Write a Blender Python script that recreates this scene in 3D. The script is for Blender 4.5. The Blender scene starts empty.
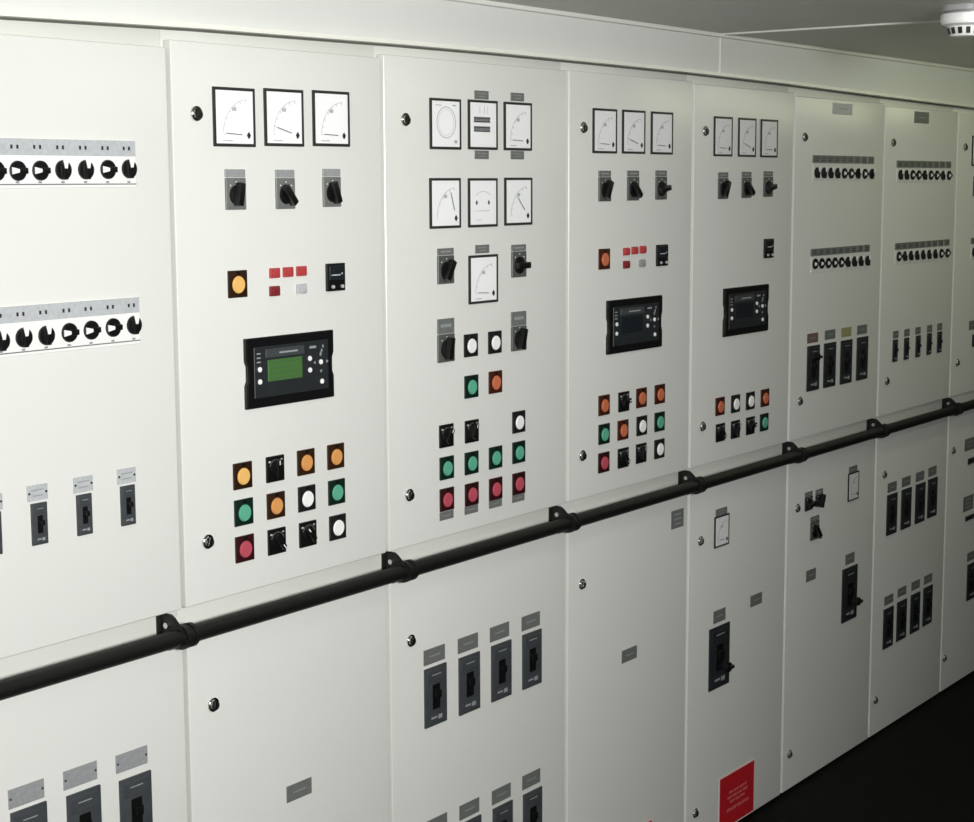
import bpy, bmesh, math
from mathutils import Vector, Matrix
sc = bpy.context.scene
COL = sc.collection

# ------------------------------------------------------------------ camera
F_PX = 1695.1; YAW = 0.93602; PITCH = -0.134077; ROLL = -0.0041797
EYE = 1.654            # eye height above the floor (m)
WALL = 2.0             # y of the door fronts
fw = Vector((math.sin(YAW)*math.cos(PITCH), math.cos(YAW)*math.cos(PITCH), math.sin(PITCH)))
r0 = Vector((math.cos(YAW), -math.sin(YAW), 0)); u0 = r0.cross(fw)
rt = math.cos(ROLL)*r0 + math.sin(ROLL)*u0; up = -math.sin(ROLL)*r0 + math.cos(ROLL)*u0
cd = bpy.data.cameras.new('camera'); cam = bpy.data.objects.new('camera', cd); COL.objects.link(cam)
cd.sensor_fit = 'HORIZONTAL'; cd.sensor_width = 36.0; cd.lens = 36.0*F_PX/974.0
cd.clip_start = 0.05; cd.clip_end = 60
cam.matrix_world = Matrix(((rt.x, up.x, -fw.x, 0), (rt.y, up.y, -fw.y, 0), (rt.z, up.z, -fw.z, EYE), (0, 0, 0, 1)))
sc.camera = cam

# ------------------------------------------------------------------ world, lights, exposure
w = bpy.data.worlds.new('world'); sc.world = w; w.use_nodes = True
w.node_tree.nodes['Background'].inputs[0].default_value = (0.02, 0.02, 0.02, 1)
sc.view_settings.view_transform = 'Standard'; sc.view_settings.look = 'None'
sc.view_settings.gamma = 1.0; sc.view_settings.use_curve_mapping = False
sc.view_settings.exposure = 0.0

def area(name, loc, target, sx, sy, power, col):
    l = bpy.data.lights.new(name, 'AREA'); l.shape = 'RECTANGLE'; l.size = sx; l.size_y = sy
    l.energy = power; l.color = col
    o = bpy.data.objects.new(name, l); COL.objects.link(o); o.location = loc
    o.rotation_euler = (Vector(target)-Vector(loc)).to_track_quat('-Z', 'Y').to_euler()
    return o
area('room_lamp_near', (0.3, -0.95, 1.80), (2.15, 2.0, 1.58), 0.7, 0.35, 44.5, (1.0, 0.995, 0.985)).data.spread = math.radians(108)
area('ceiling_tube_middle', (2.9, 1.2, 1.985), (2.9, 1.5, 0.0), 1.2, 0.12, 1.6, (0.98, 1.0, 0.90))
area('ceiling_tube_far', (5.6, 0.66, 1.985), (5.6, 0.8, 0.0), 1.7, 0.22, 3.0, (0.94, 1.0, 0.72))
area('ceiling_tube_end', (5.2, 1.45, 1.985), (5.2, 2.6, 0.9), 1.9, 0.10, 1.9, (0.93, 1.0, 0.62))

# ------------------------------------------------------------------ helpers
def at(x, y, Y=WALL):
    "point of the plane y = Y that the photograph shows at a pixel"
    d = fw + rt*((x-487)/F_PX) - up*((y-411)/F_PX)
    d = d*(Y/d.y)
    return Vector((d.x, Y, d.z+EYE))

def lin(c):
    return tuple((v/255/12.92) if v/255 <= 0.04045 else ((v/255+0.055)/1.055)**2.4 for v in c)

MATS = {}
def mat(name, rgb, rough=0.5, metal=0.0, noise=0.0, nscale=40, coat=0.0, emit=0.0, bump=0.0, spec=0.5):
    if name in MATS: return MATS[name]
    m = bpy.data.materials.new(name); m.use_nodes = True; nt = m.node_tree; b = nt.nodes['Principled BSDF']
    c = lin(rgb)
    b.inputs['Base Color'].default_value = (*c, 1); b.inputs['Roughness'].default_value = rough
    b.inputs['Metallic'].default_value = metal; b.inputs['Coat Weight'].default_value = coat
    b.inputs['Specular IOR Level'].default_value = spec
    if noise or bump:
        tc = nt.nodes.new('ShaderNodeTexCoord'); n = nt.nodes.new('ShaderNodeTexNoise')
        n.inputs['Scale'].default_value = nscale; n.inputs['Detail'].default_value = 4
        nt.links.new(tc.outputs['Object'], n.inputs['Vector'])
        if noise:
            r = nt.nodes.new('ShaderNodeValToRGB')
            r.color_ramp.elements[0].position = 0.3; r.color_ramp.elements[1].position = 0.7
            r.color_ramp.elements[0].color = (*[v*(1-noise) for v in c], 1)
            r.color_ramp.elements[1].color = (*[min(1, v*(1+noise)) for v in c], 1)
            nt.links.new(n.outputs['Fac'], r.inputs['Fac']); nt.links.new(r.outputs['Color'], b.inputs['Base Color'])
        if bump:
            bp = nt.nodes.new('ShaderNodeBump'); bp.inputs['Strength'].default_value = bump; bp.inputs['Distance'].default_value = 0.002
            nt.links.new(n.outputs['Fac'], bp.inputs['Height']); nt.links.new(bp.outputs['Normal'], b.inputs['Normal'])
    if emit:
        b.inputs['Emission Color'].default_value = (*c, 1); b.inputs['Emission Strength'].default_value = emit
    MATS[name] = m; return m

paint = mat('door_paint', (228, 229, 224), 0.24, noise=0.012, nscale=3, bump=0.02)
frame_paint = mat('frame_paint', (222, 223, 216), 0.38, noise=0.015, nscale=3)
wallp = mat('bulkhead_paint', (224, 226, 222), 0.42, noise=0.03, nscale=2)
darkwall = mat('dark_grey_wall', (66, 68, 65), 0.6, noise=0.05, nscale=3)
ceilp = mat('ceiling_paint', (205, 207, 198), 0.45, noise=0.05, nscale=2)
stripm = mat('cover_strip', (232, 233, 226), 0.35)
trimm = mat('rail_cream', (244, 244, 234), 0.28, noise=0.01)
floorm = mat('black_rubber', (10, 9, 9), 0.75, noise=0.35, nscale=14, bump=0.4, spec=0.15)
rubber = mat('rail_black', (14, 14, 13), 0.5, noise=0.12, nscale=30)
brk_m = mat('bracket_black', (16, 16, 16), 0.5, noise=0.1)
chrome = mat('chrome', (215, 215, 212), 0.16, 1.0)
lockdark = mat('lock_slot', (26, 26, 24), 0.4)
bezel = mat('bezel_dark', (42, 46, 44), 0.4)
face = mat('dial_white', (252, 253, 253), 0.45)
ink = mat('dial_ink', (150, 154, 156), 0.5)
dialink = mat('dial_scale', (180, 184, 186), 0.5)
needle_m = mat('needle_grey', (84, 88, 90), 0.5)
switch_grey = mat('switch_plate_grey', (84, 88, 84), 0.42, noise=0.1, nscale=90)
inkd = mat('needle_black', (40, 40, 42), 0.4)
black = mat('black_plastic', (16, 17, 17), 0.35)
black2 = mat('charcoal_plastic', (40, 44, 46), 0.4, noise=0.1)
brk_grey = mat('breaker_grey', (66, 70, 73), 0.42, noise=0.10, nscale=60)
engr = mat('engraved_grey', (152, 155, 156), 0.42, noise=0.10, nscale=160)
engr_l = mat('engraved_light', (186, 190, 192), 0.42, noise=0.08, nscale=160)
engr_d = mat('engraved_dark', (112, 115, 112), 0.42, noise=0.10, nscale=160)
stripw = mat('strip_white', (240, 241, 238), 0.35)
white_b = mat('button_white', (246, 247, 246), 0.4)
lcd = mat('lcd_green', (70, 112, 58), 0.3, emit=0.03)
lcd_off = mat('lcd_dark', (34, 38, 42), 0.15)
LENS = {
    'orange': mat('lens_orange', (222, 158, 92), 0.3), 'green': mat('lens_green', (96, 176, 146), 0.3),
    'red': mat('lens_red', (188, 82, 96), 0.3), 'white': mat('lens_white', (250, 250, 248), 0.35),
    'amber': mat('lens_amber', (240, 190, 112), 0.28), 'redorange': mat('lens_red_orange', (204, 116, 82), 0.3)}
BEZ = {'orange': mat('bezel_brown', (50, 27, 10), 0.4), 'amber': mat('bezel_umber', (44, 24, 9), 0.4),
       'green': mat('bezel_green', (10, 36, 28), 0.4), 'red': mat('bezel_maroon', (50, 14, 18), 0.4),
       'white': mat('bezel_black', (26, 28, 28), 0.4), 'redorange': mat('bezel_rust', (68, 28, 15), 0.4)}
redbtn = mat('button_red', (180, 66, 68), 0.35); redbtn_d = mat('button_dark_red', (128, 40, 48), 0.35)
signred = mat('sign_red', (194, 34, 42), 0.4, noise=0.04, nscale=8); signpink = mat('sign_lettering', (226, 150, 150), 0.5); signwhite = mat('sign_white', (236, 214, 212), 0.4)
det_w = mat('detector_white', (236, 237, 236), 0.35); det_d = mat('detector_dark', (22, 24, 22), 0.5)
yellow = mat('label_yellow', (156, 156, 104), 0.4); brownl = mat('label_brown', (120, 96, 92), 0.4)

glassm = bpy.data.materials.new('meter_glass'); glassm.use_nodes = True
_nt = glassm.node_tree; _nt.nodes.clear()
_o = _nt.nodes.new('ShaderNodeOutputMaterial'); _mx = _nt.nodes.new('ShaderNodeMixShader')
_t = _nt.nodes.new('ShaderNodeBsdfTransparent'); _g = _nt.nodes.new('ShaderNodeBsdfGlossy'); _lw = _nt.nodes.new('ShaderNodeLayerWeight'); _fr = _nt.nodes.new('ShaderNodeMath')
_g.inputs['Roughness'].default_value = 0.08; _fr.operation = 'POWER'; _fr.inputs[1].default_value = 4.0; _nt.links.new(_lw.outputs['Facing'], _fr.inputs[0])
_nt.links.new(_fr.outputs[0], _mx.inputs[0]); _nt.links.new(_t.outputs[0], _mx.inputs[1])
_nt.links.new(_g.outputs[0], _mx.inputs[2]); _nt.links.new(_mx.outputs[0], _o.inputs[0])

class MB:
    """collects shapes into one mesh; local x = right, z = up, -y = out of the door"""
    def __init__(s): s.bm = bmesh.new(); s.mats = []
    def mi(s, m):
        if m not in s.mats: s.mats.append(m)
        return s.mats.index(m)
    def _add(s, tb, m, M=None):
        if M is not None: bmesh.ops.transform(tb, matrix=M, verts=tb.verts)
        i = s.mi(m)
        for f in tb.faces: f.material_index = i
        me = bpy.data.meshes.new('t'); tb.to_mesh(me); tb.free(); s.bm.from_mesh(me); bpy.data.meshes.remove(me)
    def box(s, x0, x1, y0, y1, z0, z1, m, bev=0.0, seg=2, M=None):
        tb = bmesh.new(); bmesh.ops.create_cube(tb, size=1)
        for v in tb.verts:
            v.co = Vector(((x0+x1)/2+v.co.x*(x1-x0), (y0+y1)/2+v.co.y*(y1-y0), (z0+z1)/2+v.co.z*(z1-z0)))
        if bev: bmesh.ops.bevel(tb, geom=tb.edges[:], offset=bev, segments=seg, profile=0.6, affect='EDGES')
        s._add(tb, m, M); return s
    def cyl(s, c, r1, r2, y0, y1, m, n=24, bev=0.0, M=None, smooth=True):
        "frustum along y; radius r1 at y0, r2 at y1"
        tb = bmesh.new(); bmesh.ops.create_cone(tb, cap_ends=True, segments=n, radius1=r1, radius2=r2, depth=abs(y1-y0))
        R = Matrix.Rotation(math.radians(-90 if y1 > y0 else 90), 4, 'X')
        bmesh.ops.transform(tb, matrix=Matrix.Translation((c[0], (y0+y1)/2, c[1])) @ R, verts=tb.verts)
        if bev: bmesh.ops.bevel(tb, geom=[e for e in tb.edges if len(e.link_faces) == 2 and abs(e.calc_face_angle(0)) > 0.6], offset=bev, segments=2, affect='EDGES')
        s._add(tb, m, M); return s
    def tube_x(s, x0, x1, cy, cz, r, m, n=24):
        tb = bmesh.new(); bmesh.ops.create_cone(tb, cap_ends=True, segments=n, radius1=r, radius2=r, depth=x1-x0)
        bmesh.ops.transform(tb, matrix=Matrix.Translation(((x0+x1)/2, cy, cz)) @ Matrix.Rotation(math.radians(90), 4, 'Y'), verts=tb.verts)
        s._add(tb, m); return s
    def prism(s, pts, y0, y1, m, bev=0.0, M=None):
        "outline pts (x,z) extruded from y0 (back) to y1 (front)"
        tb = bmesh.new(); vs = [tb.verts.new((x, y0, z)) for x, z in pts]; f = tb.faces.new(vs)
        r = bmesh.ops.extrude_face_region(tb, geom=[f])
        for v in [e for e in r['geom'] if isinstance(e, bmesh.types.BMVert)]: v.co.y = y1
        bmesh.ops.recalc_face_normals(tb, faces=tb.faces)
        if bev: bmesh.ops.bevel(tb, geom=[e for e in tb.edges if abs(e.verts[0].co.y-y1) < 1e-6 and abs(e.verts[1].co.y-y1) < 1e-6], offset=bev, segments=2, affect='EDGES')
        s._add(tb, m, M); return s
    def arc(s, c, r, a0, a1, wdt, y0, y1, m, n=16):
        for k in range(n):
            p = math.radians(a0+(a1-a0)*k/n); q = math.radians(a0+(a1-a0)*(k+1)/n)
            P = [(c[0]+math.cos(a)*rr, c[1]+math.sin(a)*rr) for a, rr in ((p, r-wdt/2), (q, r-wdt/2), (q, r+wdt/2), (p, r+wdt/2))]
            s.prism(P, y0, y1, m)
        return s
    def ring(s, x, z, wd, y0, y1, m, hw, hh):
        "rectangular frame of outer half size hw x hh and bar width wd"
        s.box(x-hw, x+hw, y1, y0, z+hh-wd, z+hh, m, 0.0012); s.box(x-hw, x+hw, y1, y0, z-hh, z-hh+wd, m, 0.0012)
        s.box(x-hw, x-hw+wd, y1, y0, z-hh+wd*.5, z+hh-wd*.5, m, 0.0012); s.box(x+hw-wd, x+hw, y1, y0, z-hh+wd*.5, z+hh-wd*.5, m, 0.0012)
        return s
    def mesh(s, name):
        me = bpy.data.meshes.new(name); s.bm.to_mesh(me); s.bm.free()
        for m in s.mats: me.materials.append(m)
        for p in me.polygons: p.use_smooth = True
        if hasattr(me, 'set_sharp_from_angle'): me.set_sharp_from_angle(angle=math.radians(35))
        return me

CACHE = {}
def cached(key, fn, name):
    if key not in CACHE: CACHE[key] = fn().mesh(name)
    return CACHE[key]
def obj(name, me, parent=None, loc=(0, 0, 0), label=None, kind=None):
    if isinstance(me, MB): me = me.mesh(name)
    o = bpy.data.objects.new(name, me); COL.objects.link(o); o.location = loc
    if parent is not None: o.parent = parent
    if label: o['label'] = label
    if kind: o['kind'] = kind
    return o
def thing(name, label, cat, loc, group=None):
    o = bpy.data.objects.new(name, None); COL.objects.link(o); o.location = loc; o.empty_display_size = 0.1
    o['label'] = label; o['category'] = cat
    if group: o['group'] = group
    return o
def S(name, mb): return obj(name, mb, kind='structure')

# ------------------------------------------------------------------ the room
CEIL = 2.004
BASE = -0.018         # floor level
XL, XR, YF = -1.2, 7.0, -1.2
SEAM = [1.335, 1.880, 2.400, 3.006, 3.537, 4.067, 4.646, 5.212, 5.79]
S('floor', MB().box(XL, XR, YF, 2.6, -0.12, BASE, floorm))
S('ceiling', MB().box(XL, XR, YF, 2.6, CEIL, CEIL+0.1, ceilp))
S('wall_back', MB().box(XL, XR, 2.6, 2.7, BASE, CEIL, wallp))
S('wall_opposite', MB().box(XL, XR, YF-0.1, YF, BASE, CEIL, darkwall))
S('wall_left', MB().box(XL-0.1, XL, YF, 2.6, BASE, CEIL, darkwall))
S('wall_right', MB().box(XR, XR+0.1, YF, 2.6, BASE, CEIL, darkwall))

# top edge of the row follows the cabinets, which do not stand perfectly level
TOPZ = [(1.30, 1.880), (1.56, 1.886), (1.95, 1.895), (2.45, 1.901), (2.76, 1.903), (3.13, 1.903), (3.52, 1.902), (3.98, 1.898), (4.6, 1.889), (5.34, 1.880), (5.80, 1.876)]
def topz(x):
    for (a, za), (b, zb) in zip(TOPZ, TOPZ[1:]):
        if a <= x <= b: return za+(zb-za)*(x-a)/(b-a)
    return TOPZ[0][1] if x < TOPZ[0][0] else TOPZ[-1][1]
def strip(mb, y0, y1, dz0, dz1, m):
    "bar that follows the top edge of the row"
    tb = bmesh.new(); rings = []
    for x, z in TOPZ:
        rings.append([tb.verts.new((x, yy, zz)) for yy, zz in ((y0, z+dz0), (y1, z+dz0), (y1, z+dz1 if dz1 < 1 else CEIL), (y0, z+dz1 if dz1 < 1 else CEIL))])
    for A, B in zip(rings, rings[1:]):
        for k in range(4): tb.faces.new((A[k], A[(k+1) % 4], B[(k+1) % 4], B[k]))
    tb.faces.new(rings[0]); tb.faces.new(rings[-1][::-1])
    bmesh.ops.recalc_face_normals(tb, faces=tb.faces)
    mb._add(tb, m); return mb
S('wall_upper', strip(MB(), 2.004, 2.6, 0.009, 9, wallp))
S('trim_1', strip(strip(MB(), 1.985, 2.03, 0.0025, 0.0100, trimm), 2.008, 2.03, 0.0, 0.0025, mat('trim_shade_grey', (96, 97, 90), 0.6)))  # grey strip under the cream bar paints in the bar's shadow line
xs = at(722, 50).x
S('trim_2', MB().box(xs-0.004, xs+0.004, 2.0015, 2.01, topz(xs)+0.010, CEIL, wallp, 0.001))
S('trim_3', MB().box(1.3, XR, 1.990, 2.004, CEIL-0.009, CEIL, stripm, 0.002))
S('trim_4', MB().box(3.655, 3.675, YF, 1.990, CEIL-0.004, CEIL, stripm, 0.001))

# ------------------------------------------------------------------ cabinets
CAB = {}
def cabinet(k, name_label):
    x0, x1 = SEAM[k], SEAM[k+1]; cx = (x0+x1)/2
    c = thing('switchgear_cabinet', name_label, 'cabinet', (cx, 2.25, 0), 'switchgear cabinets standing in one row')
    zt = min(topz(x0), topz(x1))
    w2 = (x1-x0)/2-0.0005
    f = MB().box(-w2, w2, 2.018-2.25, 2.55-2.25, BASE, max(topz(x0), topz(x1))+0.002, frame_paint, 0.0005)
    obj('frame', f, c)
    g = 0.0042; h = w2-g
    za = min(topz(x0), topz(x1))
    ud = obj('door', MB().box(-h, h, -0.25, -0.2325, 0.966, za-0.0155, paint, 0.0035, 3), c)
    ld = obj('door', MB().box(-h, h, -0.25, -0.2325, BASE+0.008, 0.912, paint, 0.0035, 3), c)
    CAB[k] = (c, ud, ld, Vector((cx, 2.25, 0)))
    return c
names = [
 'light grey cabinet cut by the left edge, with two long strips of black knobs',
 'light grey cabinet with a green screen controller and a nearly bare lower door',
 'light grey cabinet crowded with seven square meters above rows of green and red lamps',
 'light grey cabinet with three meters, dark controller screen and three rows of lamps and switches',
 'light grey cabinet with only two rows of four lamps and switches, above a red sign',
 'light grey cabinet with two knob strips above four large upper breakers',
 'light grey cabinet with five slim upper breakers and eight breakers on its lower door',
 'light grey cabinet cut off by the right edge of the view']
for k in range(8): cabinet(k, names[k])

def put(k, name, me, x, y, label=None, dy=0.0, door=None, t=0.0015):
    "part of cabinet k whose middle the photo shows at pixel x, y"
    c, ud, ld, o = CAB[k]
    p = at(x, y, WALL-t); p.y = WALL; par = c
    if door is not None:
        par = door
    loc = Vector((p.x-o.x, p.y-o.y-dy, p.z))
    return obj(name, me, par, loc, label)

def lock(k, x, y, upper=True, turn=35):
    c, ud, ld, o = CAB[k]
    me = cached(('lock', turn), lambda: MB().cyl((0, 0), 0.0125, 0.0115, 0, -0.007, chrome, 28, 0.003).cyl((0.0015, -0.0015), 0.0078, 0.0078, -0.006, -0.0078, lockdark, 20)
        .box(-0.0018, 0.0018, -0.0090, -0.007, -0.006, 0.006, chrome, M=Matrix.Rotation(math.radians(turn), 4, 'Y')), 'door_lock')
    return put(k, 'door_lock', me, x, y, door=ud if upper else ld)

# ---- meters
def dial_mb(kind):
    mb = MB(); h = 0.0430
    mb.box(-h, h, -0.003, -0.001, -h, h, face)
    y0, y1 = -0.003, -0.0034
    if kind in ('quarter', 'open'):
        c = (h-0.012, -h+0.014)
        mb.arc(c, 0.058, 93, 177, 0.0009, y0, y1, dialink, 18)
        for a in range(95, 180, 14):
            q = math.radians(a); d = Vector((math.cos(q), math.sin(q)))
            P = Vector(c)+d*0.053; Q = Vector(c)+d*0.058; n = Vector((-d.y, d.x))*0.0005
            mb.prism([tuple(P-n), tuple(Q-n), tuple(Q+n), tuple(P+n)], y0, y1, dialink)
        mb.box(-0.006, 0.004, y1, y0, 0.010, 0.016, dialink)
        if kind == 'quarter': mb.box(-0.028, -0.006, y1, y0, -h+0.004, -h+0.0055, dialink)
    elif kind == 'sync':
        mb.arc((0.001, 0.003), 0.029, 0, 360, 0.0016, y0, y1, dialink, 36); mb.arc((0.001, 0.003), 0.024, 0, 360, 0.0006, y0, y1, dialink, 30)
        mb.box(-0.032, -0.014, y1, y0, 0.034, 0.0355, dialink); mb.box(0.020, 0.032, y1, y0, 0.034, 0.0365, dialink)
        mb.box(0.026, 0.035, y1, y0, -0.036, -0.030, dialink)
    elif kind == 'vibrating':
        for z in (0.011, -0.007):
            mb.box(-0.031, 0.022, y1, y0, z-0.0065, z+0.0045, ink)
            mb.box(-0.031, 0.022, y1-0.0003, y1, z+0.001, z+0.003, inkd); mb.box(-0.031, 0.022, y1-0.0003, y1, z-0.006, z-0.004, inkd)
            for i in range(7): mb.box(-0.029+i*0.0075, -0.0265+i*0.0075, y1-0.0004, y1, z-0.003, z+0.0005, inkd)
        for x in (-0.012, 0.003, 0.014): mb.box(x, x+0.001, y1, y0, 0.022, 0.036, dialink)
    elif kind == 'balance':
        for x in (-0.022, 0.018): mb.prism([(x-0.003, 0), (x, -0.005), (x+0.003, 0), (x, 0.005)], y0, y1-0.0004, inkd)
        mb.box(-0.024, 0.022, y1, y0, -0.0165, -0.0155, dialink); mb.arc((0, -0.02), 0.042, 55, 125, 0.0008, y0, y1, dialink, 10)
        mb.box(-0.022, -0.004, y1, y0, -0.034, -0.033, dialink)
    elif kind == 'round':
        mb.arc((0, 0.004), 0.026, 40, 320, 0.0009, y0, y1, dialink, 26); mb.box(-0.004, 0.004, y1, y0, 0.020, 0.027, dialink)
    return mb
def meter(k, x, y, kind='quarter', needle=None, s=1.0, wid=1.0, label=None):
    hw = 0.0478
    b = put(k, 'panel_meter', cached('bez', lambda: MB().ring(0, 0, 0.0052, 0, -0.0040, bezel, hw, hw).box(-0.044, 0.044, -0.001, 0, -0.044, 0.044, bezel), 'panel_meter'), x, y, label)
    b.scale = (wid, 1, s)
    obj('dial', cached(('dial', kind), lambda: dial_mb(kind), 'dial'), b)
    if kind in ('quarter', 'open', 'round') or needle is not None:
        a = 176 if needle is None else needle
        def nd():
            c = (0.0430-0.012, -0.0430+0.014); m = MB()
            T = Matrix.Translation((c[0], 0, c[1])) @ Matrix.Rotation(math.radians(-(a-180)), 4, 'Y')
            m.box(-0.052, -0.016, -0.0048, -0.0042, -0.0007, 0.0007, needle_m, M=T)
            m.prism([(c[0]-0.0038, c[1]), (c[0], c[1]-0.0055), (c[0]+0.0038, c[1]), (c[0], c[1]+0.0055)], -0.003, -0.0052, inkd)
            return m
        obj('needle', cached(('needle', a), nd, 'needle'), b)
    obj('pane', cached('pane', lambda: pane_mb(), 'pane'), b)
    return b
def pane_mb():
    m = MB(); m.box(-0.0425, 0.0425, -0.0059, -0.0057, -0.0425, 0.0425, glassm); return m

# ---- small plates
def plate(k, x, y, w, h, m=None, screws=False, lines=2, name='nameplate', label=None, slope=True):
    m = m or engr
    def f():
        mb = MB().box(-w/2, w/2, -0.0016, 0, -h/2, h/2, m, 0.0004, 1)
        if screws:
            for sx in (-1, 1): mb.cyl((sx*(w/2-0.0035), -h*0.12*sx*-1*0), 0.0019, 0.0019, -0.001, -0.0024, inkd, 10)
        n = lines
        for i in range(n):
            z = (i-(n-1)/2)*h/(n+1)*1.05
            L = w*(0.30 if i % 2 else 0.24)
            t = -L
            j = 0
            while t < L:
                step = w*(0.05+0.025*((i*3+j*5) % 3))
                mb.box(t, min(L, t+step), -0.0019, -0.0015, z-h*0.045, z+h*0.045, ink if m is not engr_l else ink); t += step+w*0.03; j += 1
        return mb
    return put(k, name, cached(('pl', w, h, m.name, screws, lines), f, name), x, y, label)

# ---- lamps, push buttons, selectors
def lamp(k, x, y, colr):
    def f():
        return MB().box(-0.0215, 0.0215, -0.004, 0, -0.0225, 0.0225, BEZ[colr], 0.0012).box(-0.004, 0.004, -0.0055, -0.003, 0.016, 0.0215, black)
    def g():
        return MB().cyl((0, -0.001), 0.0165, 0.0158, -0.003, -0.005, BEZ[colr], 28).cyl((-0.0005, -0.001), 0.0150, 0.0132, -0.004, -0.0075, LENS[colr], 28, 0.0012)
    word = {'amber': 'orange', 'redorange': 'red orange'}.get(colr, colr)
    b = put(k, 'indicator_lamp', cached(('lampb', colr), f, 'indicator_lamp'), x, y, '%s indicator lamp' % word)
    obj('lens', cached(('lens', colr), g, 'lens'), b, label='%s lens' % word)
    return b
def knob_mb(r, L, m, turn, proud, mark=True):
    T = Matrix.Rotation(math.radians(turn), 4, 'Y')
    mb = MB().cyl((0, 0), r, r*0.92, -0.003, -0.007, m, 24, 0.001)
    mb.box(-r*0.36, r*0.36, -0.007-proud, -0.006, -L*0.9, L, m, 0.0016, 2, M=T)
    if mark: mb.box(-r*0.07, r*0.07, -0.0073-proud, -0.0065-proud, L*0.45, L*0.9, white_b, M=T)
    return mb
def selector(k, x, y, turn=45):
    b = put(k, 'selector_switch', cached('selb', lambda: MB().box(-0.0215, 0.0215, -0.004, 0, -0.0225, 0.0225, black, 0.0012)
        .arc((0, 0), 0.0162, 20, 160, 0.0009, -0.003, -0.0050, engr_d, 12)
        .box(-0.018, -0.013, -0.0046, -0.0035, 0.0120, 0.0150, engr_l).box(0.012, 0.016, -0.0046, -0.0035, 0.0140, 0.0165, engr_l), 'selector_switch'), x, y, 'black selector switch')
    obj('knob', cached(('selk', turn), lambda: knob_mb(0.0145, 0.0165, black, turn, 0.007), 'knob'), b)
    return b
def cam_switch(k, x, y, w=0.046, h=0.066, turn=0, shade=None, plate_h=0.014):
    "rotary switch on a square plate with an engraved plate above it"
    sh = shade or (engr_d if k == 1 else switch_grey)
    def f():
        mb = MB().box(-w/2, w/2, -0.004, 0, -h/2, h/2-plate_h, sh, 0.0008, 1).box(-w/2, w/2, -0.003, 0, h/2-plate_h+0.001, h/2, engr if k == 1 else engr_d, 0.0006, 1)
        mb.box(-w*.34, w*.3, -0.0034, -0.0028, h/2-plate_h*0.55, h/2-plate_h*0.35, ink)
        zc = -plate_h/2
        for a in (45, 90, 135):
            q = math.radians(a); mb.cyl((math.cos(q)*w*0.42, zc+math.sin(q)*w*0.42), 0.0012, 0.0012, -0.0035, -0.0046, white_b, 8)
        return mb
    b = put(k, 'rotary_switch', cached(('cs', w, h, sh.name, plate_h, k == 1), f, 'rotary_switch'), x, y)
    kk = obj('knob', cached(('csk', turn, w), lambda: knob_mb(w*0.36, w*0.44, black, turn, 0.011, False), 'knob'), b, (0, 0, -plate_h/2-0.002))
    return b
def push(k, x, y, m, label):
    return put(k, 'push_button', cached(('pb', m.name), lambda: MB().box(-0.0115, 0.0115, -0.005, 0, -0.0085, 0.0085, m, 0.0012).box(-0.0085, 0.0085, -0.008, -0.004, -0.006, 0.006, m, 0.001), 'push_button'), x, y, label)

# ---- breakers
def breaker(k, x, y, w, h, m=None, toggle=0.1, lever=None):
    m = m or brk_grey
    def f():
        mb = MB().box(-w/2, w/2, -0.004, 0, -h/2, h/2, m, 0.001)
        mb.box(-w*0.42, w*0.42, -0.0052, -0.003, h*0.24, h*0.44, m, 0.0008, 1).box(-w*0.42, w*0.42, -0.0052, -0.003, -h*0.45, -h*0.30, m, 0.0008, 1)
        mb.box(-w*0.17, w*0.17, -0.0046, -0.0038, -h*0.22, h*0.2, black)
        mb.box(-w*0.26, w*0.0, -0.0056, -0.0050, -h*0.375, -h*0.34, ink).box(w*0.06, w*0.24, -0.0056, -0.0050, -h*0.40, -h*0.33, ink)
        mb.box(-w*0.2, w*0.2, -0.0056, -0.0050, h*0.36, h*0.375, ink)
        return mb
    b = put(k, 'circuit_breaker', cached(('cb', w, h, m.name), f, 'circuit_breaker'), x, y)
    obj('handle', cached(('cbh', w, h, toggle), lambda: MB().box(-w*0.12, w*0.12, -0.012, -0.0042, h*(toggle-0.13), h*(toggle+0.0), black, 0.0015), 'handle'), b)
    if lever:
        obj('operating_knob', cached(('lv', w), lambda: MB().cyl((0, 0), w*0.13, w*0.12, -0.005, -0.014, black, 20, 0.001).box(-w*.05, w*.15, -0.019, -0.013, -h*.028, h*.028, black, 0.002), 'operating_knob'), b, (w*lever[0], 0, h*lever[1]))
    return b

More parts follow.
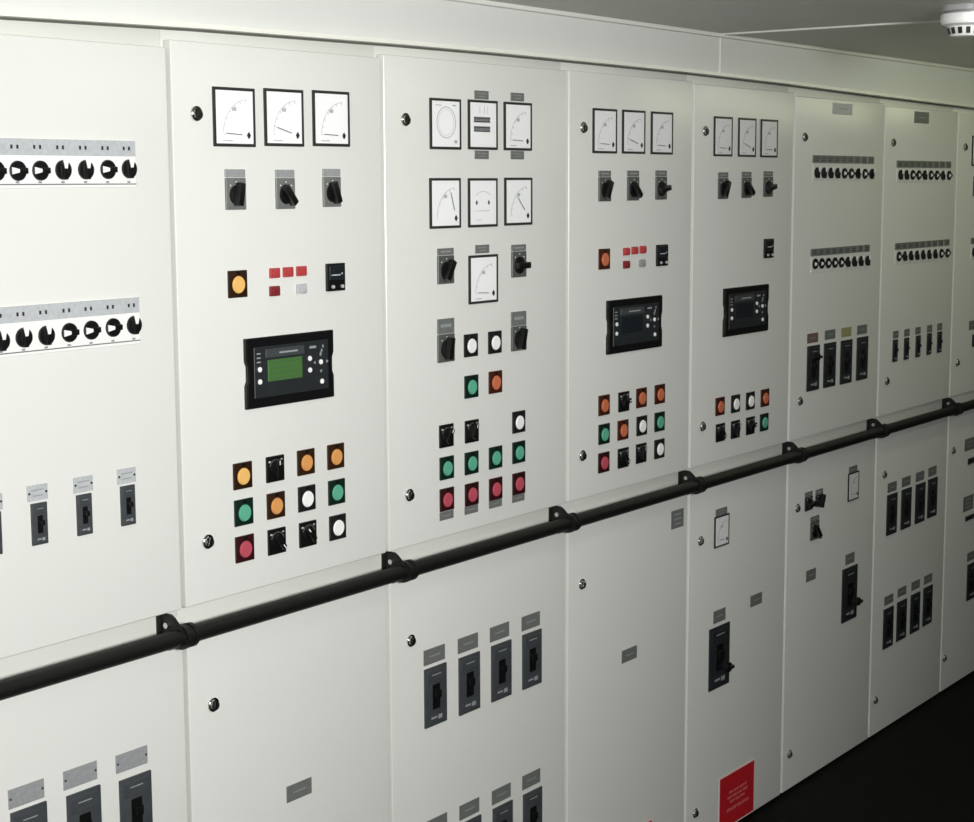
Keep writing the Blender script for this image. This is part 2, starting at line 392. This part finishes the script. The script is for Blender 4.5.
# ---- controllers
def controller(k, x, y, on):
    W, Hh = 0.219, 0.119
    if k > 1: W = 0.232
    def body():
        a, b = W/2, Hh/2; n = 0.004
        pts = [(-a, -b), (a, -b), (a, -b*0.35), (a-n, -b*0.2), (a-n, b*0.2), (a, b*0.35), (a, b), (-a, b), (-a, b*0.35), (-a+n, b*0.2), (-a+n, -b*0.2), (-a, -b*0.35)]
        mb = MB().prism(pts[::-1], 0, -0.008, black, 0.002)
        mb.box(-a*0.85, a*0.85, -0.0090, -0.006, -b*0.72, b*0.74, black2, 0.001, 1)
        mb.box(-a*0.60, a*0.28, -0.0096, -0.008, b*0.40, b*0.66, brk_grey, 0.0008, 1)
        mb.box(-a*0.30, a*0.12, -0.0100, -0.0094, b*0.50, b*0.55, ink)
        for i, z in enumerate((0.55, 0.43, 0.31)):
            mb.box(-a*0.80, -a*0.72, -0.0098, -0.0086, b*(z-0.02), b*(z+0.02), ink)
            mb.box(a*(0.70-i*0.03), a*(0.73-i*0.03), -0.0098, -0.0086, b*(z-0.03), b*(z+0.05), ink)
        mb.box(a*0.40, a*0.55, -0.0098, -0.0086, b*0.53, b*0.60, ink)
        return mb
    b = put(k, 'generator_controller', cached(('ctl', W), body, 'generator_controller'), x, y, 'black controller with %s display' % ('a lit green' if on else 'a dark'), t=0.002)
    a, hb = W/2, Hh/2
    scr = MB().box(-a*0.56, a*0.22, -0.0100, -0.0086, -hb*0.28, hb*0.34, lcd if on else lcd_off, 0.0006, 1)
    if on:
        for i in range(4):
            t = -a*0.50; j = 0
            while t < a*0.12:
                st = a*(0.05+0.03*((i+j*2) % 3)); scr.box(t, min(t+st, a*0.17), -0.0103, -0.0099, hb*(0.25-i*0.15)-0.0007, hb*(0.25-i*0.15)+0.0007, switch_grey); t += st+a*0.035; j += 1
    obj('screen', scr, b, label='lit green screen' if on else 'dark screen')
    small = lambda: MB().cyl((0, 0), 0.0048, 0.0042, -0.0086, -0.0112, white_b, 16, 0.0006)
    tiny = lambda: MB().prism([(-0.003, -0.002), (0.003, -0.002), (0, 0.003)], -0.0086, -0.0100, engr)
    for px_, pz in ((-0.74, 0.10), (-0.74, -0.25), (0.40, 0.24), (0.40, -0.10), (0.66, 0.10), (0.68, -0.48)):
        obj('button', cached('wbtn', small, 'button'), b, (a*px_, 0, hb*pz), label='round white button')
    for dx, dz, r in ((0, 0.27, 0), (0, -0.27, 180), (-0.15, 0, -90), (0.15, 0, 90)):
        o = obj('arrow_button', cached('arrow', tiny, 'arrow_button'), b, (a*(0.66+dx), 0, hb*(0.10+dz))); o.rotation_euler = (0, math.radians(r), 0)
    return b

def display(k, x, y, w=0.046, h=0.049):
    def f():
        mb = MB().box(-w/2, w/2, -0.007, 0, -h/2, h/2, black, 0.0015).box(-w*.42, w*.42, -0.0082, -0.006, -h*0.10, h*0.42, lcd_off, 0.0008, 1)
        mb.box(-w*.33, w*.18, -0.0088, -0.0080, h*0.06, h*0.10, engr_l).box(w*.24, w*.30, -0.0088, -0.0080, h*0.10, h*0.16, engr_l)
        return mb
    b = put(k, 'digital_timer', cached(('dsp', w, h), f, 'digital_timer'), x, y, 'black square timer module')
    for sx in (-0.24, 0.3):
        obj('button', cached('dbtn', lambda: MB().cyl((0, 0), 0.0034, 0.003, -0.007, -0.0098, engr_l, 12), 'button'), b, (w*sx, 0, -h*0.34))
    return b

# ---- strips of rotary knobs (defined by their ends in the photo)
def knob_strip(k, xr, ytop_r, ybot_r, knobs, pitch, turns, lab_h, small=False, left=None):
    c, ud, ld, o = CAB[k]
    pts = [at(*q) for q in knobs]
    zr_t, zr_b = at(xr, ytop_r), at(xr, ybot_r)
    x1 = zr_t.x; x0 = (SEAM[k]+0.0075+0.004) if left is None else at(left, knobs[0][1]).x
    zc = sum(p.z for p in pts)/len(pts); top = zr_t.z; bot = zr_b.z
    org = Vector(((x0+x1)/2, WALL, zc)); w = (x1-x0)/2
    mb = MB()
    if not small:
        mb.box(-w, w, -0.003, 0, bot-zc, top-zc, stripw, 0.0006, 1).box(-w, w, -0.0042, -0.0015, top-zc-lab_h, top-zc, engr_l, 0.0006, 1)
        mb.box(-w, w, -0.0036, -0.0025, bot-zc+0.0045, bot-zc+0.0062, engr_d)
        for p in pts:
            X = p.x-org.x+0.008
            for d in (-0.006, 0.0045): mb.box(X+d-0.014, X+d-0.0105, -0.0048, -0.004, top-zc-lab_h*0.62, top-zc-lab_h*0.38, inkd)
            mb.box(X-0.012, X-0.006, -0.0036, -0.0025, bot-zc+0.007, bot-zc+0.010, ink)
    else:
        for p in pts:
            X = p.x-org.x-0.004
            mb.box(X-pitch*0.46, X+pitch*0.46, -0.003, 0, top-zc-lab_h, top-zc, engr_d, 0.0005, 1)
            mb.box(X-pitch*0.30, X+pitch*0.26, -0.0034, -0.0029, top-zc-lab_h*0.7, top-zc-lab_h*0.62, inkd)
            mb.box(X-pitch*0.22, X+pitch*0.30, -0.0034, -0.0029, top-zc-lab_h*0.4, top-zc-lab_h*0.32, inkd)
        mb.box(pts[0].x-org.x-pitch*.5, pts[-1].x-org.x+pitch*.5, -0.002, 0, bot-zc, top-zc-lab_h-0.001, frame_paint if False else paint, 0.0004, 1)
    s = obj('switch_strip', mb, c, (org.x-o.x, org.y-o.y, org.z), 'strip of small black rotary knobs under %s labels' % ('grey' if small else 'light grey'))
    for i, p in enumerate(pts):
        t = turns[i % len(turns)]
        r = 0.0148
        kk = obj('rotary_knob', cached(('rk', t, small), lambda: MB().cyl((0, 0), r, r*0.95, -0.002, -0.007, black, 24, 0.001)
            .box(-r*0.30, r*0.30, -0.0105, -0.005, -r*0.95, r*0.96, black, 0.0014, 2, M=Matrix.Rotation(math.radians(t), 4, 'Y'))
            .prism([(-r*.16, r*.15), (r*.16, r*.15), (r*.34, r*1.02), (-r*.34, r*1.02)][::-1], -0.0100, -0.0112, white_b, M=Matrix.Rotation(math.radians(t), 4, 'Y')), 'rotary_knob'), s, (p.x-org.x, 0, p.z-zc))
    return s

# =========================== cabinet 0 (left edge)
knob_strip(0, 133.5, 141, 187.5, [(-75, 172), (-51.5, 171.8), (-28.5, 171.4), (-5.5, 171), (16.2, 170.8), (38.8, 170.6), (61.6, 170), (84.2, 169.8), (106.3, 169.5), (127.5, 169)], 0.05, [0, -90, 0, -90, -90, -90, 0, 0, -90, 0], 0.0235)
knob_strip(0, 137.5, 297, 343.5, [(-70, 350), (-46.5, 347), (-23.5, 344), (-0.5, 341), (22.2, 337.4), (44.8, 335.3), (67.8, 332.4), (89.7, 330), (111.5, 327.4), (132.5, 325)], 0.05, [-90, 0, 0, 0, 0, 0, -90, -90, -90, 0], 0.0235)
for (a, b), (c_, d) in zip([(-8, 503), (37.6, 492.6), (83.4, 484.2), (126.7, 475.8)], [(-7, 534), (39.2, 523.6), (84.2, 514.4), (127.7, 505.2)]):
    plate(0, a, b, 0.038, 0.024, engr_l, True, 2); breaker(0, c_, d, 0.0285, 0.063, brk_grey)
for (a, b), (c_, d) in zip([(26.6, 794), (80.6, 775.5), (132, 759.5)], [(30, 846), (84.6, 828), (136, 812)]):
    plate(0, a, b, 0.066, 0.030, engr, True, 1); breaker(0, c_, d, 0.066, 0.122)
# =========================== cabinet 1
for x, t in ((234, 177), (283.8, 166), (331, 178)): meter(1, x, {234: 117.2, 283.8: 117.8, 331: 118.8}[x], 'quarter', t)
cam_switch(1, 235.3, 189.5, turn=10); cam_switch(1, 285, 189.3, turn=140); cam_switch(1, 331.5, 187.8, turn=-20)
lamp(1, 237.3, 284, 'amber')
for x, y in ((274.2, 273), (287.6, 272), (301, 271)): push(1, x, y, redbtn, 'red push button')
push(1, 274.2, 291, redbtn_d, 'dark red push button'); push(1, 301.2, 288.8, engr_l, 'grey push button')
display(1, 334.5, 277)
controller(1, 289.6, 368.6, True)
for x, y, q in ((242.4, 475.5, 'amber'), (274.9, 468.6, None), (305.7, 462, 'orange'), (335.5, 456.2, 'orange'),
                (243.5, 512, 'green'), (275.7, 505.2, 'orange'), (306.6, 498.2, 'white'), (336.4, 491.8, 'green'),
                (244.5, 548.3, 'red'), (276.6, 541, 140), (307.6, 533.8, -40), (337.4, 527, 'white')):
    if isinstance(q, str): lamp(1, x, y, q)
    else: selector(1, x, y, q or 0)
lock(1, 196, 113.5); lock(1, 207.5, 541.5, turn=20); lock(1, 213, 704.5, False, 15)
plate(1, 299.5, 790, 0.065, 0.030, engr_d, False, 1)
# =========================== cabinet 2
meter(2, 445.3, 124, 'sync'); meter(2, 482.7, 125, 'vibrating'); meter(2, 517.7, 126.5, 'quarter', 178)
meter(2, 445.1, 203.2, 'open', 108); meter(2, 482.7, 202.6, 'balance'); meter(2, 518.2, 201.4, 'open', 134)
for x, y in ((481.8, 95), (482, 154.8), (517.6, 97), (517.6, 155.2), (482.5, 249)): plate(2, x, y, 0.046, 0.0165, engr_d, False, 2)
meter(2, 483.2, 279, 'quarter', 177)
cam_switch(2, 445.5, 266, 0.050, 0.068, 30); cam_switch(2, 518.6, 260.8, 0.050, 0.066, 90)
cam_switch(2, 445.8, 340.3, 0.052, 0.084, 10, plate_h=0.030); cam_switch(2, 518.6, 331, 0.052, 0.080, 15, plate_h=0.030)
for x, y, q in ((470.7, 345.3, 'white'), (494.7, 342.2, 'white'), (471.2, 386.5, 'green'), (495.2, 382, 'redorange'),
                (446.2, 435.7, 35), (471.6, 431.1, 20), (518.6, 421.8, 'white'),
                (446.6, 467.8, 'green'), (471.4, 462.8, 'green'), (495.4, 457.4, 'green'), (518.6, 452.1, 'green'),
                (446.7, 499.2, 'red'), (471.6, 494, 'red'), (495.5, 488.6, 'red'), (518.6, 483.2, 'red')):
    if isinstance(q, str): lamp(2, x, y, q)
    else: selector(2, x, y, q)
for x, y in ((446.9, 515.3), (471.6, 509.4), (495.7, 503.4), (518.6, 497.7)): plate(2, x, y, 0.044, 0.0165, engr_d, False, 1)
lock(2, 405, 119.5, turn=55); lock(2, 409, 495, turn=30); lock(2, 410.5, 640.5, False, 40)
for x, y in ((434.6, 655), (468.2, 643.2), (499.8, 632), (531, 621.2)): plate(2, x, y, 0.067, 0.031, engr_d, False, 1)
for x, y in ((435.4, 695.3), (469.2, 683.3), (501.2, 670.6), (531.8, 659)): breaker(2, x, y, 0.069, 0.119)
for x, y in ((437, 824.5), (469.6, 808.9), (501.6, 794), (531.5, 779.2)): plate(2, x, y, 0.067, 0.031, engr_d, False, 1)
for x, y in ((437.6, 866), (470.8, 847), (502.6, 831.5), (532.4, 817)): breaker(2, x, y, 0.069, 0.119)
# =========================== cabinet 3
for x, y, t in ((604.7, 131, 178), (633.6, 132, 166), (661.8, 133.2, 178)): meter(3, x, y, 'quarter', t)
for x, y, t in ((604.6, 186, 25), (633, 185.5, 135), (661, 185, 80)): cam_switch(3, x, y, 0.048, 0.066, t)
lamp(3, 604.1, 259, 'redorange')
for x, y in ((626, 251.5), (634.4, 250.4), (642.5, 249.6)): push(3, x, y, redbtn, 'red push button')
push(3, 626, 264.6, redbtn_d, 'dark red push button'); push(3, 641.6, 263.2, engr, 'grey push button')
display(3, 661.3, 255.2)
controller(3, 634.2, 324.2, False)
for x, y, q in ((603.9, 405.1, 'redorange'), (623.6, 401.6, 80), (641.3, 397.7, 'redorange'), (659.6, 394, 'redorange'),
                (603.9, 433.9, 'green'), (622.8, 429.9, 'redorange'), (641.6, 425.6, 'white'), (659.4, 421.6, 'green'),
                (603.6, 462.3, 'red'), (623, 457.8, 140), (641, 453.1, 10), (659.2, 448.7, 'white')):
    if isinstance(q, str): lamp(3, x, y, q)
    else: selector(3, x, y, q)
lock(3, 583, 127.5, turn=20); lock(3, 582, 455.5, turn=50); lock(3, 581.5, 584, False, 20)
plate(3, 677.7, 518.8, 0.058, 0.044, engr_d, False, 3); plate(3, 629.6, 654.4, 0.066, 0.030, engr_d, False, 1)
# =========================== cabinet 4
for x, y, t in ((723, 136.5, 178), (747, 137.5, 164), (769, 138.5, 178)): meter(4, x, y, 'quarter', t, 0.99, 0.95)
for x, y, t in ((723, 185.6, 25), (746.4, 184.8, 130), (768, 184, 80)): cam_switch(4, x, y, 0.048, 0.064, t)
display(4, 768, 248.3); controller(4, 745.6, 310, False)
for x, y, q in ((719.9, 406.3, 'redorange'), (735.4, 403.6, 'white'), (750.2, 400.7, 'white'), (764.8, 397.7, 'redorange'),
                (720.2, 432.5, 140), (735.2, 429.3, 20), (750.2, 425.6, 80), (764, 422.1, 'green')):
    if isinstance(q, str): lamp(4, x, y, q)
    else: selector(4, x, y, q)
lock(4, 705, 131, turn=15); lock(4, 702, 426.3, turn=20); lock(4, 700, 540.8, False, 15); lock(4, 694.8, 813, False, 50)
meter(4, 721.6, 530.6, 'open', 176, 0.83, 0.78); plate(4, 721.7, 512, 0.058, 0.020, engr_d, False, 2)
plate(4, 719.7, 615.7, 0.062, 0.032, engr_d, False, 1); breaker(4, 719, 656.4, 0.104, 0.160, black2, lever=(0.36, -0.22))
plate(4, 756.4, 599.6, 0.064, 0.030, engr_d, False, 1)
# =========================== cabinet 5
plate(5, 843, 109, 0.125, 0.030, engr_l, False, 1, label='pale engraved nameplate at the top of the door')
lock(5, 804.5, 137, turn=30); lock(5, 799.5, 401, turn=30); lock(5, 797, 508, False, 30); lock(5, 789, 754, False, 30)
knob_strip(5, 872, 156.5, 180, [(816+54.6*i/8, 172.7+1.3*i/8) for i in range(9)], 0.042, [0, 0, 0, 0, -90, -90, 20, -90, 20], 0.0205, True, 811.5)
knob_strip(5, 870, 244.5, 267, [(814+52.4*i/8, 263.8-3.2*i/8) for i in range(9)], 0.041, [-90, -90, -90, -90, -90, 0, 0, 0, 0], 0.0195, True, 810)
for (x, y), m in zip(((812.9, 338), (830.3, 334.5), (846.5, 332), (862.3, 329.5)), (brownl, engr_d, yellow, engr_d)): plate(5, x, y, 0.066, 0.026, m, False, 1)
for x, y in ((813, 368), (829.5, 364.8), (846, 361.7), (862, 358.2)): breaker(5, x, y, 0.073, 0.123, black2, lever=(0.2, 0.24) if x == 813 else None)
meter(5, 853.3, 486, 'open', 176, 0.86, 0.74); plate(5, 853.3, 469.4, 0.056, 0.020, engr_d, False, 1)
cam_switch(5, 808.6, 501.1, 0.044, 0.052, 80, black2); cam_switch(5, 819.1, 497.6, 0.044, 0.048, 20, black2)
cam_switch(5, 814.6, 527.8, 0.052, 0.066, 140)
plate(5, 811.2, 575, 0.060, 0.032, engr_d, False, 1)
plate(5, 850.2, 558.5, 0.060, 0.030, engr_d, False, 1); breaker(5, 849.3, 593.5, 0.100, 0.158, black2, lever=(0.46, -0.2))
# =========================== cabinet 6
plate(6, 922, 117.6, 0.110, 0.034, engr_d, False, 1)
lock(6, 893, 142.5, turn=30); lock(6, 886.5, 381, turn=30); lock(6, 884, 474.5, False, 30); lock(6, 875, 700, False, 30)
knob_strip(6, 950, 161.5, 182, [(899.5+48.5*i/8, 174.8+0.6*i/8) for i in range(9)], 0.044, [0, 0, -90, -90, 0, -90, -90, 0, -90], 0.0205, True, 895)
knob_strip(6, 947.5, 239.2, 259, [(897.8+48.6*i/8, 256.4-3.4*i/8) for i in range(9)], 0.044, [-90, 0, 0, 0, 0, 0, 0, -90, -90], 0.0195, True, 893)
for x, y in ((895.9, 334.6), (907.1, 332.6), (918.2, 330.6), (929.8, 328.6), (939.9, 326.8)): plate(6, x, y, 0.040, 0.022, engr_d, False, 1)
for x, y in ((895, 350.6), (906.3, 348.6), (917.9, 346.2), (929, 343.8), (939.3, 342)): breaker(6, x, y, 0.033, 0.066, black2)
for x, y in ((892.4, 486.9), (906.4, 481.4), (920.2, 476.2), (932.6, 471.2)): plate(6, x, y, 0.066, 0.029, engr_d, False, 1)
for x, y in ((891.7, 513.9), (906, 508.3), (920, 502.8), (932.2, 497.4)): breaker(6, x, y, 0.074, 0.124, black2)
for x, y in ((889, 599.6), (902.2, 591.5), (915.8, 585), (928.3, 578.8)): plate(6, x, y, 0.066, 0.027, engr_d, False, 1)
for x, y in ((888, 627.5), (901.4, 620), (914.9, 612.6), (927.4, 605.3)): breaker(6, x, y, 0.072, 0.124, black2)
# =========================== cabinet 7
lock(7, 965, 147, turn=30); lock(7, 957, 362.5, turn=30); lock(7, 953, 450.5, False, 30); lock(7, 944, 658, False, 30)
meter(7, 977.5, 151, 'quarter', 178); cam_switch(7, 976, 186, 0.048, 0.064, 20)
knob_strip(7, 1008, 235, 256, [(973+28*i/5, 252-2*i/5) for i in range(6)], 0.044, [0], 0.0195, True, 969)
plate(7, 973, 325, 0.066, 0.030, engr_d, False, 1); breaker(7, 976, 340, 0.066, 0.040, black2)
plate(7, 970, 444, 0.090, 0.040, engr_d, False, 2); breaker(7, 973, 460, 0.090, 0.020, black2)
plate(7, 968.5, 503, 0.090, 0.050, engr_d, False, 3); breaker(7, 970.5, 517, 0.090, 0.016, black2)
plate(7, 971, 556, 0.066, 0.029, engr_d, False, 1); breaker(7, 971, 581, 0.074, 0.124, black2)

# ------------------------------------------------------------------ handrail
RY, RZ, RR = 1.978, 0.9285, 0.0145
hr = thing('handrail', 'round black handrail running along the whole row of cabinets at mid height', 'handrail', (3.5, RY, RZ))
def rx(x): return x-3.5
obj('rail', MB().tube_x(rx(1.34), rx(5.79), 0, 0, RR, rubber, 32), hr)
def bracket_mb():
    mb = MB()
    mb.tube_x(-0.014, -0.004, 0, 0, 0.0205, brk_m, 28).tube_x(-0.004, 0.004, 0, 0, 0.0175, brk_m, 28).tube_x(0.004, 0.012, 0, 0, 0.0200, brk_m, 28)
    # upright plate that reaches from the cabinet frame to the collar, taller at the frame
    pts = [(0.0200, -0.024), (0.0210, -0.012), (0.0395, -0.012), (0.0395, 0.032), (0.034, 0.036), (0.016, 0.036), (0.008, 0.031), (-0.010, 0.014), (-0.012, -0.012)]
    mb.prism(pts, 0.014, 0.021, brk_m, 0.001, M=Matrix.Rotation(math.radians(90), 4, 'Z'))
    mb.box(-0.028, -0.008, 0.036, 0.0395, -0.014, 0.034, brk_m, 0.001)
    return mb
for x, y in ((186, 632), (407, 571), (571, 523), (698, 485.5), (800, 456), (883, 430), (957, 407.5)):
    p = at(x, y, RY)
    b = obj('bracket', cached('bracket', bracket_mb, 'bracket'), hr, (p.x-3.5, 0, 0))
    obj('bolt', cached('bolt', lambda: MB().tube_x(-0.026, -0.0205, 0.020, 0.019, 0.0052, chrome, 6), 'bolt'), b)

# ------------------------------------------------------------------ warning signs on the lower doors
def sign(x, z, label):
    t = thing('warning_sign', label, 'sign', (x, WALL, z), 'red warning signs')
    w, h = 0.0935, 0.069
    obj('sign_panel', MB().box(-w-.004, w+.004, -0.0015, 0, -h-.004, h+.004, signwhite, 0.0004, 1).box(-w, w, -0.0022, -0.001, -h, h, signred, 0.0004, 1), t)
    lt = MB()
    for i, (L, zz, hh) in enumerate(((0.050, 0.020, .0032), (0.058, 0.007, .0032), (0.044, -0.006, .0032), (0.060, -0.026, .0038))):
        u = -L+0.006; j = 0
        while u < L:
            wd = 0.0032+0.0012*((i+j*2) % 3)
            lt.box(u, u+0.0013, -0.0027, -0.0021, zz-hh, zz+hh, signpink)
            lt.box(u, u+wd, -0.0027, -0.0021, zz+hh*(0.5 if j % 2 else -1), zz+hh*(1 if j % 2 else -0.5), signpink)
            u += wd+(0.0055 if j % 4 == 3 else 0.0018); j += 1
    obj('lettering', lt, t, label='small white lettering')
    return t
a = at(719, 779); b = at(753.6, 785)
zc = at(753.6, 758.5).z-0.073
sign((a.x+b.x)/2, zc, 'red warning sign showing its white lettering, low on a cabinet door near the floor')
a3 = at(651.5, 818)
sign(a3.x-0.0955, a3.z-0.073, 'red warning sign whose corner just shows at the bottom edge of the view')

# ------------------------------------------------------------------ smoke detector
def on_ceiling(x, y, z):
    d = fw + rt*((x-487)/F_PX) - up*((y-411)/F_PX); d = d*((z-EYE)/d.z)
    return d.x, d.y
DET = on_ceiling(967, 21, CEIL-0.03)
sd = thing('smoke_detector', 'round white smoke detector on the ceiling at the upper right', 'smoke detector', (*DET, CEIL))
def lathe(prof, m, n=48):
    tb = bmesh.new(); R = []
    for r, z in prof: R.append([tb.verts.new((r*math.cos(2*math.pi*i/n), r*math.sin(2*math.pi*i/n), z)) for i in range(n)])
    for A, B in zip(R, R[1:]):
        for i in range(n): tb.faces.new((A[i], A[(i+1) % n], B[(i+1) % n], B[i]))
    tb.faces.new(R[0]); tb.faces.new(R[-1][::-1]); bmesh.ops.recalc_face_normals(tb, faces=tb.faces)
    mb = MB(); mb._add(tb, m); return mb
obj('gap_ring', lathe([(0.0455, -0.011), (0.0455, -0.0165), (0.01, -0.0165)], mat('detector_grey', (120, 122, 126), 0.5)), sd)
obj('base', lathe([(0.050, 0), (0.050, -0.010), (0.044, -0.0125), (0.044, -0.016)], mat('detector_base', (176, 177, 178), 0.4)), sd)
hd = obj('sensor_head', lathe([(0.046, -0.014), (0.052, -0.017), (0.053, -0.030), (0.049, -0.037), (0.040, -0.040), (0.038, -0.041), (0.033, -0.058), (0.030, -0.061), (0.0, -0.0615)][:-1]+[(0.004, -0.0615)], det_w), sd)
for i in range(14):
    a = 2*math.pi*i/14
    M = Matrix.Rotation(a, 4, 'Z') @ Matrix.Translation((0.0352, 0, -0.0495)) @ Matrix.Rotation(math.radians(16), 4, 'Y')
    obj('vent_slot', MB().box(-0.001, 0.0022, -0.0042, 0.0042, -0.0068, 0.0062, det_d, 0.0006, 1, M=M), hd)
